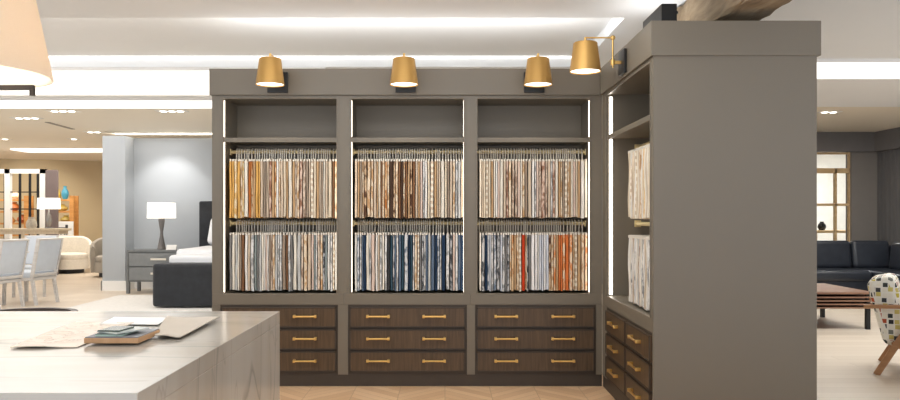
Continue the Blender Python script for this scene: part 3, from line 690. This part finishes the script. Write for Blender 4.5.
MB().box(0, .75, 0, .2, 0, .77, .01).build('body', WHITE, cb); MB().box(-.01, .76, -.01, .21, .77, .80, .005).build('worktop', CON, cb)

# tub armchairs
def armchair(px, d, s, rz, mat, label):
    t = thing('armchair', label, 'armchair', ((px-CX)*d/F, d, 0), rz)
    N_ = 26; m = MB(); bm = m.bm; rows = []
    for k in range(N_+1):
        a = PI*(-.12)+PI*1.24*k/N_; q = abs(k/N_-.5)*2
        top = .84-.22*max(0, q-.35)**1.2*1.4
        prof = [(.36, .10), (.43, .10), (.45, .45), (.44, top-.03), (.41, top), (.37, top-.03), (.35, .45)]
        rows.append([bm.verts.new((r*math.cos(a)*1.02*s, r*math.sin(a)*s, z)) for r, z in prof])
    for a, b in zip(rows, rows[1:]):
        for k in range(7): bm.faces.new((a[k], a[(k+1) % 7], b[(k+1) % 7], b[k]))
    bm.faces.new(rows[0]); bm.faces.new(rows[-1][::-1])
    m.build('tub_back', mat, t, True)
    MB().lathe([(0, .10), (.36*s, .10), (.37*s, .2), (.37*s, .32), (0, .32)], (0, -.05, 0), 30).build('base', mat, t, True)
    MB().lathe([(0, .32), (.33*s, .32), (.35*s, .36), (.34*s, .43), (.28*s, .46), (0, .47)], (0, -.07, 0), 30).build('seat_cushion', mat, t, True)
    MB().lathe([(0, 0), (.28*s, 0), (.28*s, .09), (0, .1)], (0, 0, 0), 24).build('swivel_foot', BLACK, t, True)
CRM = plain('cream_boucle', (232, 224, 210), .9, var=.05, scale=30, bmp=.4)
armchair(71, 17.4, 1.0, .55, CRM, 'cream tub armchair facing left beyond the dining chairs')
armchair(113, 16.4, 1.0, .3, plain('greige_boucle', (170, 162, 150), .9, bmp=.3), 'greige tub armchair half hidden by the grey partition')

# recessed downlights
def downlight(px, py, n, label, z=ZS):
    d = (z-EYE)*F/(CY-py); t = thing('recessed_downlight', label, 'ceiling light', ((px-CX)*d/F, d, z-.006))
    m = MB(); w2 = .06*n+.02
    m.box(-w2-.02, w2+.02, -.09, .09, 0, .006, .002).build('trim_plate', WHITE, t)
    for k in range(n):
        MB().lathe([(0, -.004), (.045, -.004), (.045, 0), (0, 0)], (-w2+.08+k*.12, 0, 0), 16).build('lens', emit('downlight_lens', (255, 250, 235), 7), t)
downlight(27, 118, 3, 'triple recessed downlight at far left of the warm ceiling')
downlight(63, 111, 3, 'triple recessed downlight nearest behind the pendant shade')
downlight(172, 111, 3, 'triple recessed downlight above the bed display')
downlight(94, 132, 2, 'twin recessed downlight just left of the grey partition top')
downlight(74, 139, 1, 'single recessed downlight, dot on the ceiling left of the partition')
downlight(5, 139, 1, 'single recessed downlight at the left edge of the view')
downlight(829, 112, 2, 'twin recessed downlight right of the tall grey end panel')
a_, b_ = at(47, 122, 1), at(73, 129, 1)
s1 = (ZS-EYE)*F/(CY-122); s2 = (ZS-EYE)*F/(CY-129)
p1 = Vector(((47-CX)*s1/F, s1, ZS-.004)); p2 = Vector(((73-CX)*s2/F, s2, ZS-.004))
tag(MB().beam(p1, p2, .07, .008).build('linear_diffuser', plain('grille_grey', (150, 142, 128), .6)), 'thin grey linear air grille slanting across the warm ceiling', 'air grille')
light_far = thing('light_panel', 'far white glowing strip in the ceiling left of the partition', 'ceiling light', (-8.6, 17.0, ZS-.03))
MB().box(-1.0, 1.6, -.35, .35, 0, .03).build('diffuser', PANEL_E, light_far)

# ---------------------------------------------------------------- lounge on the right
LEA = plain('black_leather', (42, 46, 54), .32, var=.15, scale=8, bmp=.15)
so = thing('sectional_sofa', 'black leather sectional sofa in the lounge on the right', 'sofa', (4.3, 11.7, 0))
MB().box(0, 3.35, .02, 1.25, .12, .30, .03, seg=3).box(2.35, 3.35, -1.2, .02, .12, .30, .03, seg=3).build('base', LEA, so, True)
MB().box(0, 3.35, 1.02, 1.30, .12, .82, .05, seg=3).box(3.13, 3.38, -1.2, 1.1, .12, .82, .05, seg=3).build('back_frame', LEA, so, True)
R8 = Matrix.Rotation(-.16, 3, 'X')
for x0, x1 in ((.08, .87), (.88, 1.66), (1.68, 2.47), (2.49, 3.12)):
    MB().box(x0, x1, .80, 1.0, .43, .90, .075, R8, (0, .9, .43), 4).build('back_cushion', LEA, so, True)
for y0, y1 in ((-1.15, -.3), (-.28, .6)):
    MB().box(2.9, 3.12, y0, y1, .43, .89, .075, Matrix.Rotation(.14, 3, 'Y'), (3.0, 0, .43), 4).build('back_cushion', LEA, so, True)
for x0, x1, y0, y1 in ((.02, 1.15, -.01, .95), (1.17, 2.33, -.01, .95), (2.35, 3.1, -.25, .95), (2.35, 3.1, -1.2, -.27)):
    MB().box(x0, x1, y0, y1, .29, .45, .05, seg=3).build('seat_cushion', LEA, so, True)
for x, y in ((.1, .1), (1.7, .1), (2.45, -1.1), (3.2, -1.1), (.1, 1.15), (3.2, 1.15)): MB().box(x, x+.05, y, y+.05, 0, .12).build('leg', BLACK, so)

WAL = wood('walnut_slats', (108, 74, 54), (142, 104, 80), (1, 8, 1), .4)
ct = thing('coffee_table', 'low walnut slatted coffee table in front of the black sofa', 'coffee table', (3.45, 8.66, 0))
# plan: near long edge at y=0, right end at x=1.43
MB().box(0, 1.49, 0, 1.15, .41, .435, .004).build('tabletop', WAL, ct)
for k in range(4): MB().box(.0, 1.49, .0, 1.15, .245+k*.04, .262+k*.04, .002).build('slat_frame', WAL, ct)
for x in (.05, 1.41):
    for y in (.03, 1.07): MB().box(x, x+.045, y, y+.045, 0, .41, .002).build('leg', BLACK, ct)

FRAMEW = wood('ash_frame', (150, 104, 66), (182, 134, 90), (1, 1, 6), .45)
pm2, pn, pb2 = new_mat('patterned_cushion')
N = pn.nodes; L = pn.links
vv = coord(pn, (23, 23, 23), rot=(0, .0, 0)); vo = N.new('ShaderNodeTexVoronoi'); vo.distance = 'CHEBYCHEV'; vo.inputs['Randomness'].default_value = .2; vo.inputs['Scale'].default_value = 1
L.new(vv, vo.inputs['Vector'])
cr_ = N.new('ShaderNodeValToRGB'); cr_.color_ramp.interpolation = 'CONSTANT'; e = cr_.color_ramp.elements
cols = [(40, 42, 44), (232, 226, 210), (196, 178, 66), (232, 226, 210), (178, 82, 48), (52, 56, 52), (120, 122, 112), (60, 60, 62), (232, 226, 210), (206, 190, 110)]
while len(e) < len(cols): e.new(.5)
for k, c in enumerate(cols): e[k].position = k/len(cols); e[k].color = lin(c)
sp = N.new('ShaderNodeSeparateColor'); L.new(vo.outputs['Color'], sp.inputs[0]); L.new(sp.outputs[0], cr_.inputs[0])
lt = N.new('ShaderNodeMath'); lt.operation = 'GREATER_THAN'; lt.inputs[1].default_value = .40; L.new(vo.outputs['Distance'], lt.inputs[0])
mx = N.new('ShaderNodeMixRGB'); mx.inputs[2].default_value = lin((236, 232, 220)); L.new(lt.outputs[0], mx.inputs[0]); L.new(cr_.outputs[0], mx.inputs[1])
L.new(mx.outputs[0], pb2.inputs['Base Color']); pb2.inputs['Roughness'].default_value = .85
lc = thing('lounge_chair', 'wooden-armed lounge chair with colourful square patterned cushions at the right edge', 'armchair', (4.09, 6.29, 0), 0)
# chair seen from its back-left: local +y is its back; turned so that the back faces left
lc.rotation_euler = (0, 0, yaw(-.84, .54))
Rb = Matrix.Rotation(-.25, 3, 'X')
MB().box(-.29, .29, .14, .36, .24, .81, .09, Rb, (0, .27, .24), 5).build('back_cushion', pm2, lc, True)
MB().box(-.29, .29, -.38, .20, .27, .40, .05, Matrix.Rotation(.10, 3, 'X'), (0, -.1, .33), 4).build('seat_cushion', pm2, lc, True)
for s in (-1, 1):
    MB().beam((s*.35, -.36, .60), (s*.35, .50, .56), .06, .028).build('arm_rest', FRAMEW, lc)
    MB().beam((s*.34, -.32, .59), (s*.34, -.40, 0), .035, .045, (0, 1, 0)).build('leg', FRAMEW, lc)
    MB().beam((s*.34, .10, .56), (s*.34, .41, 0), .035, .05, (0, 1, 0)).build('leg', FRAMEW, lc)
    MB().beam((s*.335, -.36, .30), (s*.335, .30, .25), .03, .05).build('side_rail', FRAMEW, lc)
for y, z in ((.28, .26), (-.34, .31)): MB().beam((-.33, y, z), (.33, y, z), .03, .04).build('cross_rail', FRAMEW, lc)

# desk beyond the glazed opening
dk = thing('tall_desk', 'honey wood desk in the bright room behind the glazing', 'desk', (7.15, 14.6, 0))
MB().box(0, 1.0, 0, .6, .98, 1.03, .005).build('desktop', PINE, dk)
for x in (.02, .93):
    for y in (.02, .53): MB().box(x, x+.05, y, y+.05, 0, .98).build('leg', PINE, dk)
vz = MB().lathe([(0, 0), (.05, 0), (.08, .06), (.07, .11), (.035, .15), (.04, .17), (.03, .17), (0, .1)], (0, 0, 0), 20).build('vase', BLACK, None, True, (7.42, 14.85, 1.03))
tag(vz, 'round black vase on the desk behind the glazing', 'vase')
